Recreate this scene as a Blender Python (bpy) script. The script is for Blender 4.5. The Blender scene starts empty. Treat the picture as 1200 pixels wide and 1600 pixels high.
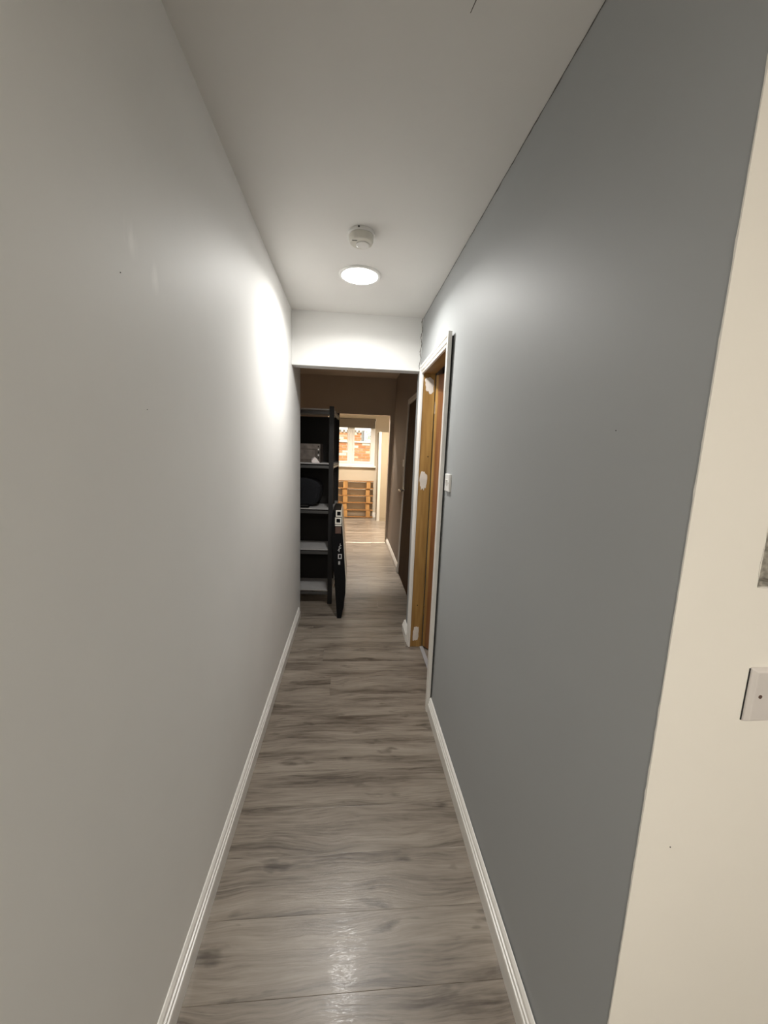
import bpy, bmesh, math, random
from mathutils import Vector, Matrix

random.seed(7)
S = bpy.context.scene
COL = S.collection

# ------------------------------------------------------------------ camera
cam_d = bpy.data.cameras.new('camera')
cam_d.sensor_fit = 'HORIZONTAL'; cam_d.sensor_width = 36.0; cam_d.lens = 18.0
cam_d.clip_start = 0.02; cam_d.clip_end = 200
cam = bpy.data.objects.new('camera', cam_d); COL.objects.link(cam)
Yv = Vector((-51.0, 95.0, -600.0)).normalized()          # corridor direction in camera axes
Zv = Vector((133.0, 3840.0, 600.0)); Zv = (Zv - Yv * Zv.dot(Yv)).normalized()
Xv = Yv.cross(Zv)
cam.matrix_world = Matrix.Translation((0, 0, 1.45)) @ Matrix((Xv, Yv, Zv)).to_4x4()
S.camera = cam

# ------------------------------------------------------------------ world, sun, exposure
w = bpy.data.worlds.new('world'); S.world = w; w.use_nodes = True
bg = w.node_tree.nodes['Background']
bg.inputs['Color'].default_value = (0.93, 0.96, 1.0, 1); bg.inputs['Strength'].default_value = 1.5
sun_d = bpy.data.lights.new('sun', 'SUN'); sun_d.energy = 5.4; sun_d.angle = 0.01
sun_d.color = (1.0, 0.93, 0.80)
sun = bpy.data.objects.new('sun', sun_d); COL.objects.link(sun)
sun.rotation_euler = Vector((0.25, 0.62, -0.75)).to_track_quat('-Z', 'Y').to_euler()
# each ceiling panel: radiance of its diffuser, watts and beam spread (degrees) of its lens
LAMP_HALL = (46.0, 13.0, 158.0)
LAMP_BACK = (76.0, 108.0, 142.0)
FILL_REAR = (45.0, 35.0, 170.0)  # added unseen lamp behind the camera to light the cream wall
vs = S.view_settings
vs.view_transform = 'Standard'; vs.look = 'None'; vs.gamma = 1.0
vs.use_curve_mapping = False; vs.exposure = 0.0

# ------------------------------------------------------------------ materials
def nodes(name):
    m = bpy.data.materials.new(name); m.use_nodes = True
    nt = m.node_tree
    return m, nt, nt.nodes['Principled BSDF']

def mat(name, col, rough=0.5, var=0.0, scale=6.0, bump=0.0, bscale=80.0, metal=0.0, spec=0.5, stretch=(1, 1, 1)):
    m, nt, p = nodes(name)
    p.inputs['Base Color'].default_value = (*col, 1)
    p.inputs['Roughness'].default_value = rough
    p.inputs['Metallic'].default_value = metal
    p.inputs['Specular IOR Level'].default_value = spec
    tc = nt.nodes.new('ShaderNodeTexCoord')
    mp = nt.nodes.new('ShaderNodeMapping'); mp.inputs['Scale'].default_value = stretch
    nt.links.new(tc.outputs['Object'], mp.inputs['Vector'])
    if var > 0:
        n = nt.nodes.new('ShaderNodeTexNoise'); n.inputs['Scale'].default_value = scale; n.inputs['Detail'].default_value = 5
        nt.links.new(mp.outputs['Vector'], n.inputs['Vector'])
        r = nt.nodes.new('ShaderNodeValToRGB')
        r.color_ramp.elements[0].position = 0.3; r.color_ramp.elements[1].position = 0.7
        r.color_ramp.elements[0].color = (*[c * (1 - var) for c in col], 1)
        r.color_ramp.elements[1].color = (*[min(1, c * (1 + var)) for c in col], 1)
        nt.links.new(n.outputs['Fac'], r.inputs['Fac']); nt.links.new(r.outputs['Color'], p.inputs['Base Color'])
    if bump > 0:
        n2 = nt.nodes.new('ShaderNodeTexNoise'); n2.inputs['Scale'].default_value = bscale; n2.inputs['Detail'].default_value = 4
        nt.links.new(mp.outputs['Vector'], n2.inputs['Vector'])
        b = nt.nodes.new('ShaderNodeBump'); b.inputs['Strength'].default_value = bump; b.inputs['Distance'].default_value = 0.004
        nt.links.new(n2.outputs['Fac'], b.inputs['Height']); nt.links.new(b.outputs['Normal'], p.inputs['Normal'])
    return m

def emit(name, col, strength):
    m = bpy.data.materials.new(name); m.use_nodes = True
    nt = m.node_tree; nt.nodes.clear()
    o = nt.nodes.new('ShaderNodeOutputMaterial'); e = nt.nodes.new('ShaderNodeEmission')
    e.inputs['Color'].default_value = (*col, 1); e.inputs['Strength'].default_value = strength
    nt.links.new(e.outputs[0], o.inputs['Surface'])
    return m

def wood_floor():
    """grey-brown oak laminate: grain along the plank's x, streaks, cathedral figure and knots; each plank its own offset and tone"""
    m, nt, p = nodes('laminate')
    N = nt.nodes.new; L = nt.links.new
    tc = N('ShaderNodeTexCoord'); oi = N('ShaderNodeObjectInfo')
    off = N('ShaderNodeVectorMath'); off.operation = 'SCALE'; off.inputs[0].default_value = (37.0, 53.0, 11.0)
    L(oi.outputs['Random'], off.inputs['Scale'])
    add = N('ShaderNodeVectorMath'); L(tc.outputs['Object'], add.inputs[0]); L(off.outputs[0], add.inputs[1])
    # soft warp so that the grain wanders
    wn = N('ShaderNodeTexNoise'); wn.inputs['Scale'].default_value = 2.2; wn.inputs['Detail'].default_value = 2
    mpw = N('ShaderNodeMapping'); mpw.inputs['Scale'].default_value = (1.0, 2.5, 1); L(add.outputs[0], mpw.inputs['Vector']); L(mpw.outputs[0], wn.inputs['Vector'])
    ws = N('ShaderNodeVectorMath'); ws.operation = 'MULTIPLY_ADD'; ws.inputs[1].default_value = (0.0, 0.10, 0.0)
    L(wn.outputs['Color'], ws.inputs[0]); L(add.outputs[0], ws.inputs[2])
    def noise(sx, sy, sc, det, rough=0.5):
        mp = N('ShaderNodeMapping'); mp.inputs['Scale'].default_value = (sx, sy, 1); L(ws.outputs[0], mp.inputs['Vector'])
        n = N('ShaderNodeTexNoise'); n.inputs['Scale'].default_value = sc; n.inputs['Detail'].default_value = det; n.inputs['Roughness'].default_value = rough
        L(mp.outputs[0], n.inputs['Vector']); return n
    broad = noise(0.55, 5.5, 3.0, 5, 0.6)
    fine = noise(2.0, 40.0, 3.5, 5, 0.65)
    knot = noise(2.4, 8.0, 2.6, 3.0)
    ramp = N('ShaderNodeValToRGB'); e = ramp.color_ramp.elements
    e[0].position = 0.36; e[0].color = (0.080, 0.062, 0.047, 1); e[1].position = 0.64; e[1].color = (0.318, 0.276, 0.230, 1)
    x = e.new(0.49); x.color = (0.215, 0.181, 0.147, 1)
    mixf = N('ShaderNodeMath'); mixf.operation = 'MULTIPLY_ADD'; mixf.inputs[1].default_value = 0.62
    L(broad.outputs['Fac'], mixf.inputs[0])
    f2 = N('ShaderNodeMath'); f2.operation = 'MULTIPLY'; f2.inputs[1].default_value = 0.38; L(fine.outputs['Fac'], f2.inputs[0]); L(f2.outputs[0], mixf.inputs[2])
    tone = N('ShaderNodeMath'); tone.operation = 'MULTIPLY_ADD'; tone.inputs[1].default_value = 0.06; tone.inputs[2].default_value = -0.03
    L(oi.outputs['Random'], tone.inputs[0])
    t2 = N('ShaderNodeMath'); L(mixf.outputs[0], t2.inputs[0]); L(tone.outputs[0], t2.inputs[1])
    L(t2.outputs[0], ramp.inputs['Fac'])
    # knots: dark small cores with a faint ring
    kr = N('ShaderNodeValToRGB'); ke = kr.color_ramp.elements
    ke[0].position = 0.27; ke[0].color = (0.42, 0.40, 0.38, 1); ke[1].position = 0.39; ke[1].color = (1, 1, 1, 1)
    L(knot.outputs['Fac'], kr.inputs['Fac'])
    mul = N('ShaderNodeMix'); mul.data_type = 'RGBA'; mul.blend_type = 'MULTIPLY'; mul.inputs['Factor'].default_value = 1.0
    L(ramp.outputs['Color'], mul.inputs[6]); L(kr.outputs['Color'], mul.inputs[7])
    # pale grain lines
    pl = noise(1.2, 60.0, 2.6, 3, 0.5)
    pr = N('ShaderNodeValToRGB'); pe = pr.color_ramp.elements
    pe[0].position = 0.66; pe[0].color = (0, 0, 0, 1); pe[1].position = 0.74; pe[1].color = (0.075, 0.07, 0.064, 1)
    L(pl.outputs['Fac'], pr.inputs['Fac'])
    ad = N('ShaderNodeMix'); ad.data_type = 'RGBA'; ad.blend_type = 'ADD'; ad.inputs['Factor'].default_value = 1.0
    L(mul.outputs[2], ad.inputs[6]); L(pr.outputs['Color'], ad.inputs[7])
    L(ad.outputs[2], p.inputs['Base Color'])
    p.inputs['Roughness'].default_value = 0.33; p.inputs['Specular IOR Level'].default_value = 0.5
    p.inputs['Coat Weight'].default_value = 0.10; p.inputs['Coat Roughness'].default_value = 0.10; p.inputs['Coat IOR'].default_value = 1.35
    b = N('ShaderNodeBump'); b.inputs['Strength'].default_value = 0.40; b.inputs['Distance'].default_value = 0.0012
    L(fine.outputs['Fac'], b.inputs['Height']); L(b.outputs['Normal'], p.inputs['Normal'])
    rip = noise(7.0, 26.0, 3.0, 3, 0.5)
    b2 = N('ShaderNodeBump'); b2.inputs['Strength'].default_value = 0.55; b2.inputs['Distance'].default_value = 0.0022
    L(rip.outputs['Fac'], b2.inputs['Height']); L(b2.outputs['Normal'], p.inputs['Coat Normal'])
    return m

def timber(name, dark, light, axis, rough=0.45, spec=0.4):
    """streaky wood, grain along the given axis (0 x, 1 y, 2 z)"""
    st = [18.0, 18.0, 18.0]; st[axis] = 1.1
    m, nt, p = nodes(name)
    tc = nt.nodes.new('ShaderNodeTexCoord'); mp = nt.nodes.new('ShaderNodeMapping'); mp.inputs['Scale'].default_value = st
    n = nt.nodes.new('ShaderNodeTexNoise'); n.inputs['Scale'].default_value = 2.2; n.inputs['Detail'].default_value = 5
    r = nt.nodes.new('ShaderNodeValToRGB'); r.color_ramp.elements[0].position = 0.3; r.color_ramp.elements[1].position = 0.72
    r.color_ramp.elements[0].color = (*dark, 1); r.color_ramp.elements[1].color = (*light, 1)
    nt.links.new(tc.outputs['Object'], mp.inputs['Vector']); nt.links.new(mp.outputs[0], n.inputs['Vector'])
    nt.links.new(n.outputs['Fac'], r.inputs['Fac']); nt.links.new(r.outputs['Color'], p.inputs['Base Color'])
    p.inputs['Roughness'].default_value = rough; p.inputs['Specular IOR Level'].default_value = spec
    return m

def smeared_white():
    """off-white emulsion with roller texture, a few paler smears painted for highlights and small specks"""
    m, nt, p = nodes('white_emulsion')
    N = nt.nodes.new; L = nt.links.new
    tc = N('ShaderNodeTexCoord')
    base = (0.84, 0.835, 0.815)
    n = N('ShaderNodeTexNoise'); n.inputs['Scale'].default_value = 1.3; n.inputs['Detail'].default_value = 4; L(tc.outputs['Object'], n.inputs['Vector'])
    r = N('ShaderNodeValToRGB'); r.color_ramp.elements[0].position = 0.35; r.color_ramp.elements[1].position = 0.7
    r.color_ramp.elements[0].color = (*[c * 0.965 for c in base], 1); r.color_ramp.elements[1].color = (*[c * 1.03 for c in base], 1)
    L(n.outputs['Fac'], r.inputs['Fac'])
    cur = r.outputs['Color']
    # highlights on rough plaster, painted as paler smears: (y, z, half width, half height)
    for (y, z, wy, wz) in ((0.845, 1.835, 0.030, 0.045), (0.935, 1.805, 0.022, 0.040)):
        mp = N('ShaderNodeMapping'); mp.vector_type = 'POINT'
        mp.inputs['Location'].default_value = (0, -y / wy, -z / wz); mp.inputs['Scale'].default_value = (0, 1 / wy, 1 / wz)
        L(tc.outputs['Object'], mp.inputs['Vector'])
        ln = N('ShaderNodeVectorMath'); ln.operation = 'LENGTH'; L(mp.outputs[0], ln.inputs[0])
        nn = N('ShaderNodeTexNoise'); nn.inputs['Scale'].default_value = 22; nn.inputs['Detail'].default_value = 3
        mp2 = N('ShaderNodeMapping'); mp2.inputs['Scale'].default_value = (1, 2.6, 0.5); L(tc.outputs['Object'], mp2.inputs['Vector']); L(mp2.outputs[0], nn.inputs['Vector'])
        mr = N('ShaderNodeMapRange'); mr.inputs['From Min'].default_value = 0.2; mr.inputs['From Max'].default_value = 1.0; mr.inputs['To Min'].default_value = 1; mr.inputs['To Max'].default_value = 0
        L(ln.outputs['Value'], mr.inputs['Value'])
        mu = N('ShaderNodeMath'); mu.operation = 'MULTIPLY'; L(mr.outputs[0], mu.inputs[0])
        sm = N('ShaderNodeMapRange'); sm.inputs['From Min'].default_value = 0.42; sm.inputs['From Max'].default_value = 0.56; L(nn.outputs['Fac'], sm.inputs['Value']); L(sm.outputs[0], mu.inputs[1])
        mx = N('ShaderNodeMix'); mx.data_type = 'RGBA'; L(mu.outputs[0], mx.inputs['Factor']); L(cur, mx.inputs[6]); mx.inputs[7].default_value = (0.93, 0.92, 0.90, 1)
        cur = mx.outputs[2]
    L(cur, p.inputs['Base Color'])
    p.inputs['Roughness'].default_value = 0.55; p.inputs['Specular IOR Level'].default_value = 0.2
    n2 = N('ShaderNodeTexNoise'); n2.inputs['Scale'].default_value = 5; n2.inputs['Detail'].default_value = 6; L(tc.outputs['Object'], n2.inputs['Vector'])
    b = N('ShaderNodeBump'); b.inputs['Strength'].default_value = 0.10; b.inputs['Distance'].default_value = 0.02
    L(n2.outputs['Fac'], b.inputs['Height']); L(b.outputs['Normal'], p.inputs['Normal'])
    return m

def thin_glass():
    m = bpy.data.materials.new('pane_glass'); m.use_nodes = True
    nt = m.node_tree; nt.nodes.clear()
    o = nt.nodes.new('ShaderNodeOutputMaterial'); mx = nt.nodes.new('ShaderNodeMixShader')
    t = nt.nodes.new('ShaderNodeBsdfTransparent'); g = nt.nodes.new('ShaderNodeBsdfGlossy'); g.inputs['Roughness'].default_value = 0.02
    f = nt.nodes.new('ShaderNodeFresnel'); f.inputs['IOR'].default_value = 1.45
    nt.links.new(f.outputs[0], mx.inputs[0]); nt.links.new(t.outputs[0], mx.inputs[1]); nt.links.new(g.outputs[0], mx.inputs[2])
    nt.links.new(mx.outputs[0], o.inputs['Surface'])
    return m

def brick_mat():
    """each brick its own tone, from orange red to pale buff"""
    m, nt, p = nodes('brick_clay')
    oi = nt.nodes.new('ShaderNodeObjectInfo'); r = nt.nodes.new('ShaderNodeValToRGB')
    e = r.color_ramp.elements
    e[0].position = 0.0; e[0].color = (0.52, 0.20, 0.07, 1); e[1].position = 1.0; e[1].color = (0.80, 0.72, 0.52, 1)
    for pos, c in ((0.40, (0.64, 0.27, 0.10, 1)), (0.62, (0.58, 0.30, 0.15, 1)), (0.70, (0.72, 0.52, 0.32, 1))):
        q = e.new(pos); q.color = c
    nt.links.new(oi.outputs['Random'], r.inputs['Fac'])
    tc = nt.nodes.new('ShaderNodeTexCoord'); n = nt.nodes.new('ShaderNodeTexNoise'); n.inputs['Scale'].default_value = 30; n.inputs['Detail'].default_value = 4
    nt.links.new(tc.outputs['Object'], n.inputs['Vector'])
    mx = nt.nodes.new('ShaderNodeMix'); mx.data_type = 'RGBA'; mx.blend_type = 'OVERLAY'; mx.inputs['Factor'].default_value = 0.5
    nt.links.new(r.outputs['Color'], mx.inputs[6]); nt.links.new(n.outputs['Color'], mx.inputs[7]); nt.links.new(mx.outputs[2], p.inputs['Base Color'])
    p.inputs['Roughness'].default_value = 0.9
    return m

M = dict(
    white=smeared_white(),
    ceil=mat('ceiling_emulsion', (0.84, 0.825, 0.795), 0.7, 0.03, 1.2, 0.08, 9),
    header=mat('header_emulsion', (0.80, 0.795, 0.775), 0.6, 0.02, 2, 0.06, 9),
    grey=mat('grey_emulsion', (0.365, 0.378, 0.382), 0.55, 0.025, 1.4, 0.10, 7, spec=0.4),
    cream=mat('cream_emulsion', (0.87, 0.835, 0.765), 0.6, 0.02, 2.0, 0.06, 60),
    magnolia=mat('magnolia_emulsion', (0.56, 0.497, 0.395), 0.65, 0.02, 2.0),
    taupedim=mat('dimmed_taupe_emulsion', (0.27, 0.225, 0.195), 0.6, 0.04, 2.0),  # same hall taupe, darkened against the strong light on the right wall
    taupe=mat('taupe_emulsion', (0.56, 0.48, 0.40), 0.6, 0.04, 2.0),  # hall taupe lightened for surfaces lit only by bounce
    gloss=mat('white_gloss', (0.78, 0.76, 0.72), 0.3, 0.03, 5),
    dulltrim=mat('dulled_white_gloss', (0.66, 0.62, 0.56), 0.4, 0.06, 12),
    floor=wood_floor(),
    screed=mat('screed', (0.10, 0.09, 0.08), 0.8),
    oak=timber('stained_softwood', (0.24, 0.125, 0.035), (0.46, 0.27, 0.085), 2),
    mahog=timber('red_brown_veneer', (0.15, 0.055, 0.016), (0.27, 0.115, 0.04), 2),
    darkdoor=timber('dark_brown_veneer', (0.050, 0.026, 0.011), (0.090, 0.047, 0.021), 2, 0.75, 0.1),
    filler=mat('plaster_filler', (0.72, 0.66, 0.60), 0.8, 0.06, 25, 0.3, 60),
    plastic=mat('white_plastic', (0.80, 0.79, 0.76), 0.35),
    agedplastic=mat('aged_white_plastic', (0.70, 0.68, 0.61), 0.4, 0.05, 30),
    greyplate=mat('pinkish_grey_plastic', (0.66, 0.62, 0.59), 0.4, 0.03, 30),
    rocker=mat('rocker_plastic', (0.55, 0.47, 0.45), 0.35),
    dark=mat('dark_slot', (0.012, 0.011, 0.010), 0.8),
    crack=mat('crack_dirt', (0.10, 0.09, 0.08), 0.9),
    chrome=mat('chrome', (0.75, 0.73, 0.70), 0.18, metal=1.0),
    steel=mat('black_powder_coated_steel', (0.020, 0.019, 0.019), 0.55, 0.1, 8, spec=0.25),
    steelgrey=mat('dark_grey_steel', (0.060, 0.058, 0.057), 0.45),
    litbeam=mat('lit_side_beam', (0.80, 0.77, 0.70), 0.35, 0.05, 10),  # light grey beam, paled further to carry light from the far room
    board=mat('grey_fibreboard', (0.40, 0.39, 0.385), 0.55, 0.06, 12),
    black=mat('black_case', (0.005, 0.005, 0.0055), 0.6, spec=0.12),
    darkbacking=mat('black_shelf_backing', (0.012, 0.010, 0.009), 0.8),
    silver=mat('silver_rim', (0.75, 0.72, 0.66), 0.3, metal=0.8),
    buckle=mat('pale_metal', (0.82, 0.79, 0.72), 0.3, metal=0.3),
    strap=mat('brown_leather', (0.10, 0.055, 0.04), 0.6, 0.2, 60),
    ink=mat('white_ink', (0.62, 0.61, 0.60), 0.6),
    carton=mat('printed_carton', (0.085, 0.067, 0.055), 0.6, 0.35, 9, stretch=(3, 1, 0.6)),
    cartonlight=mat('carton_print', (0.14, 0.115, 0.10), 0.6, 0.4, 16),
    navy=mat('navy_fabric', (0.003, 0.0033, 0.006), 0.9, 0.3, 40, 0.4, 90),
    paper=mat('white_paper', (0.80, 0.72, 0.70), 0.7),
    blind=mat('taupe_blind_fabric', (0.13, 0.112, 0.09), 0.85, 0.05, 60),
    upvc=mat('white_upvc', (0.86, 0.86, 0.84), 0.3),
    glass=thin_glass(),
    pallet=timber('pale_softwood', (0.24, 0.115, 0.04), (0.40, 0.21, 0.075), 0, 0.7),
    palletz=timber('pale_softwood_blocks', (0.36, 0.175, 0.055), (0.56, 0.33, 0.125), 2, 0.7),
    cupboard=mat('cream_cupboard', (0.36, 0.30, 0.215), 0.45, 0.02, 3),
    cupedge=mat('white_edge_strip', (0.60, 0.58, 0.52), 0.4),
    alu=mat('brushed_aluminium', (0.78, 0.74, 0.68), 0.35, metal=0.6),
    greystrip=mat('grey_vinyl_strip', (0.40, 0.39, 0.40), 0.5),
    concrete=mat('broken_plaster', (0.30, 0.28, 0.24), 0.95, 0.5, 90, 0.8, 120),
    brick=brick_mat(),
    mortar=mat('mortar', (0.62, 0.56, 0.46), 0.95, 0.1, 30),
    render=mat('cream_render', (0.82, 0.76, 0.64), 0.9, 0.05, 3),
    leaf=mat('pale_leaf', (0.50, 0.55, 0.36), 0.7, 0.25, 8),
    pipe=mat('grey_pipe', (0.30, 0.30, 0.27), 0.5),
    paving=mat('paving', (0.55, 0.50, 0.44), 0.9, 0.1, 4),
    lamp_hall=emit('lamp_diffuser_cool', (1.0, 0.985, 0.95), LAMP_HALL[0]),
    lamp_back=emit('lamp_diffuser_warm', (1.0, 0.88, 0.74), LAMP_BACK[0]),
    fill_rear=emit('fill_diffuser_soft', (1.0, 0.94, 0.85), FILL_REAR[0]),
)

# ------------------------------------------------------------------ builders
def obj(name, bm, m, parent=None, bevel=0.0, seg=2, smooth=False):
    bmesh.ops.recalc_face_normals(bm, faces=bm.faces)
    if bevel > 0:
        bmesh.ops.bevel(bm, geom=list(bm.edges), offset=bevel, segments=seg, affect='EDGES', profile=0.5, clamp_overlap=True)
    me = bpy.data.meshes.new(name); bm.to_mesh(me); bm.free()
    if smooth:
        for p in me.polygons: p.use_smooth = True
    me.materials.append(m)
    o = bpy.data.objects.new(name, me); COL.objects.link(o)
    if parent is not None: o.parent = parent
    return o

def box(bm, x0, x1, y0, y1, z0, z1, mtx=None):
    pts = [Vector(p) for p in ((x0, y0, z0), (x1, y0, z0), (x1, y1, z0), (x0, y1, z0), (x0, y0, z1), (x1, y0, z1), (x1, y1, z1), (x0, y1, z1))]
    v = [bm.verts.new(mtx @ p if mtx else p) for p in pts]
    for f in ((0, 3, 2, 1), (4, 5, 6, 7), (0, 1, 5, 4), (1, 2, 6, 5), (2, 3, 7, 6), (3, 0, 4, 7)):
        bm.faces.new([v[i] for i in f])
    return bm

def B(*a, mtx=None):
    return box(bmesh.new(), *a, mtx=mtx)

def loft(bm, loops, closed=True):
    """skin through loops of equal length, both ends capped"""
    vs_ = [[bm.verts.new(p) for p in l] for l in loops]
    n = len(loops[0])
    for a, b in zip(vs_[:-1], vs_[1:]):
        for i in range(n):
            j = (i + 1) % n
            bm.faces.new((a[i], a[j], b[j], b[i]))
    bm.faces.new(vs_[0]); bm.faces.new(list(reversed(vs_[-1])))
    return bm

def lathe(bm, prof, c, axis='z', n=40):
    """prof: (radius, height) pairs from one end to the other"""
    loops = []
    for r, h in prof:
        l = []
        for k in range(n):
            a = 2 * math.pi * k / n
            p = (r * math.cos(a), r * math.sin(a), h)
            if axis == 'x': p = (h, r * math.cos(a), r * math.sin(a))
            if axis == 'y': p = (r * math.cos(a), h, r * math.sin(a))
            l.append(Vector(c) + Vector(p))
        loops.append(l)
    return loft(bm, loops)

def tag(o, label=None, cat=None, group=None, kind=None):
    if label: o['label'] = label
    if cat: o['category'] = cat
    if group: o['group'] = group
    if kind: o['kind'] = kind
    return o

def empty(name, loc=(0, 0, 0), rot=None):
    o = bpy.data.objects.new(name, None); COL.objects.link(o); o.location = loc
    o.empty_display_size = 0.1
    if rot: o.rotation_euler = rot
    return o

def struct(o, label, cat): return tag(o, label, cat, kind='structure')

# ------------------------------------------------------------------ setting: levels
H = 2.40           # corridor ceiling
YC = 0.51          # near corner of the grey wall
YH0, YH1 = 2.87, 2.97   # header
YB = 6.04          # wall at the end of the hall
YF = 8.55          # window wall of the far room
def xr(y, z):      # face of the grey wall: it is not quite plumb
    t = (y - YC) / (YH1 - YC); u = (z / H) ** 5
    return (0.4690 + 0.0225 * (1 - math.exp(-z / 0.2)) + 0.0225 * u) * (1 - t) + (0.480 + 0.010 * u) * t

# ---- floor: screed with one object per laminate board
bm = bmesh.new()
box(bm, -1.7, 2.7, -2.7, 0.46, -0.10, 0.0)
box(bm, -1.7, 2.7, 0.46, 8.75, -0.10, -0.009)
floor = struct(obj('floor', bm, M['screed']), 'grey-brown wood-effect laminate floor running from hallway to far room', 'floor')
def plank_bm(l, d):
    bm = bmesh.new(); c = 0.0007; g = 0.00025
    b0 = [(g, g, -0.008), (l - g, g, -0.008), (l - g, d - g, -0.008), (g, d - g, -0.008)]
    b1 = [(x, y, -c) for x, y, z in b0]
    t = [(g + c, g + c, 0), (l - g - c, g + c, 0), (l - g - c, d - g - c, 0), (g + c, d - g - c, 0)]
    return loft(bm, [b0, b1, t])
PW, PL = 0.185, 1.24
cache = {}
def lay(x0, x1, y):
    key = round(x1 - x0, 3)
    if key not in cache:
        o = obj('plank', plank_bm(x1 - x0, PW), M['floor'], floor); cache[key] = o.data
    else:
        o = bpy.data.objects.new('plank', cache[key]); COL.objects.link(o); o.parent = floor
    o.location = (x0, y, 0)
y = 0.83 - 2 * PW; row = 0
while y < YF + 0.02:
    xa, xb = (-0.50, 0.66)
    if y > 3.1: xa, xb = (-1.42, 0.72)
    if y > YB: xa, xb = (-1.60, 1.30)
    off = {0: 0.10, 1: 0.06, 2: 0.10, 3: 0.14, 4: 0.08, 5: 0.16, 6: 0.05, 7: 0.12, 8: 0.09, 9: 0.84, 10: 0.13, 11: 0.91, 12: 0.3}.get(row, random.uniform(0, PL))
    x = xa - off
    while x < xb:
        a, b = max(x, xa), min(x + PL, xb)
        if b - a > 0.03: lay(a, b, y)
        x += PL
    y += PW; row += 1

# ---- ceilings
struct(obj('ceiling', B(-0.58, 2.7, -2.7, YH1, H, H + 0.12), M['ceil']), 'smooth white ceiling above the narrow hallway', 'ceiling')
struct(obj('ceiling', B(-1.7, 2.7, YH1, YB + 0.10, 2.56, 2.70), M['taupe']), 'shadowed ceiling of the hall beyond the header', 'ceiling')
struct(obj('ceiling', B(-1.8, 1.5, YB + 0.10, YF + 0.2, 2.60, 2.72), M['magnolia']), 'cream ceiling of the bright far room', 'ceiling')

# ---- left wall and what lies behind it
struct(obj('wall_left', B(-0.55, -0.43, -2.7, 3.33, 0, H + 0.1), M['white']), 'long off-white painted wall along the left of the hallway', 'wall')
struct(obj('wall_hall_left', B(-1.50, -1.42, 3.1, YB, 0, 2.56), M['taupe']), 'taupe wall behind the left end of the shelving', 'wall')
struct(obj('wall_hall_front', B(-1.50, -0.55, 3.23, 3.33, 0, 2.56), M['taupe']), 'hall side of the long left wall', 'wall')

# ---- grey wall with the doorway
D0, D1, DT = 1.990, 2.712, 2.022      # rough opening
bm = bmesh.new()
def gquad(y0, y1, z0, z1, ny=6, nz=36):
    back = 0.580
    g = {}
    for i in range(ny + 1):
        for k in range(nz + 1):
            yy = y0 + (y1 - y0) * i / ny; zz = z0 + (z1 - z0) * k / nz
            g[i, k] = (bm.verts.new((xr(yy, zz), yy, zz)), bm.verts.new((back, yy, zz)))
    for i in range(ny):
        for k in range(nz):
            for s in (0, 1):
                bm.faces.new([g[i, k][s], g[i + 1, k][s], g[i + 1, k + 1][s], g[i, k + 1][s]])
    for i in range(ny):
        for k in (0, nz): bm.faces.new([g[i, k][0], g[i + 1, k][0], g[i + 1, k][1], g[i, k][1]])
    for k in range(nz):
        for i in (0, ny): bm.faces.new([g[i, k][0], g[i, k + 1][0], g[i, k + 1][1], g[i, k][1]])
gquad(YC, D0, 0, H)
gquad(D0, D1, DT, H)
gquad(D1, YH1, 0, H)
bmesh.ops.remove_doubles(bm, verts=bm.verts, dist=1e-5)
struct(obj('wall_right', bm, M['grey']), 'cool grey painted wall along the right of the hallway', 'wall')

# ---- cream wall facing the camera, with the broken socket hole
bm = bmesh.new()
hx0, hx1, hz0, hz1 = 0.618, 0.705, 1.268, 1.362
def cx(x, z): return x if x is not None else xr(YC, z) - 0.0007
xs = [None, hx0, hx1, 2.7]; zs = [0, 0.06, 0.12, 0.2, 0.3, 0.45, 0.7, hz0, hz1, 1.6, 1.8, 2.0, 2.1, 2.2, 2.3, H]
for i in range(3):
    for k in range(len(zs) - 1):
        if (i, k) == (1, 7): continue
        q = [(cx(xs[i], zs[k]), zs[k]), (cx(xs[i + 1], zs[k]), zs[k]), (cx(xs[i + 1], zs[k + 1]), zs[k + 1]), (cx(xs[i], zs[k + 1]), zs[k + 1])]
        bm.faces.new([bm.verts.new((a, YC - 0.0015, b)) for a, b in q])
bmesh.ops.remove_doubles(bm, verts=bm.verts, dist=1e-5)
box(bm, 0.58, 2.7, YC + 0.03, YC + 0.12, 0, H)
wall_cream = struct(obj('wall_front', bm, M['cream']), 'warm cream wall at the right edge, turning the corner from the grey wall', 'wall')
bm = bmesh.new(); dd = 0.024
rim = []
for (a, b, c, d) in ((hx0, hz0, hx1, hz0), (hx1, hz0, hx1, hz1), (hx1, hz1, hx0, hz1), (hx0, hz1, hx0, hz0)):
    for k in range(8):
        t = k / 8; rim.append((a + (c - a) * t, b + (d - b) * t))
outer = []
for x, z in rim:
    s = 1 + random.uniform(0.0, 0.07); outer.append(((hx0 + hx1) / 2 + (x - (hx0 + hx1) / 2) * s, YC - 0.0021, (hz0 + hz1) / 2 + (z - (hz0 + hz1) / 2) * s))
cxm, czm = (hx0 + hx1) / 2, (hz0 + hz1) / 2
inner = []
for x, z in rim:
    s = random.uniform(0.88, 0.97); inner.append((cxm + (x - cxm) * s, YC + random.uniform(0.004, 0.012), czm + (z - czm) * s))
deep = [(cxm + (x - cxm) * 0.9, YC + dd, czm + (z - czm) * 0.9) for x, z in rim]
loft(bm, [outer, inner, deep]); bm.faces.ensure_lookup_table()
cap = [f for f in bm.faces if len(f.verts) > 4 and abs(f.calc_center_median().y - YC) < 0.003]
bmesh.ops.delete(bm, geom=cap, context='FACES_ONLY')
obj('plaster_hole', bm, M['concrete'], wall_cream)
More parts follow.
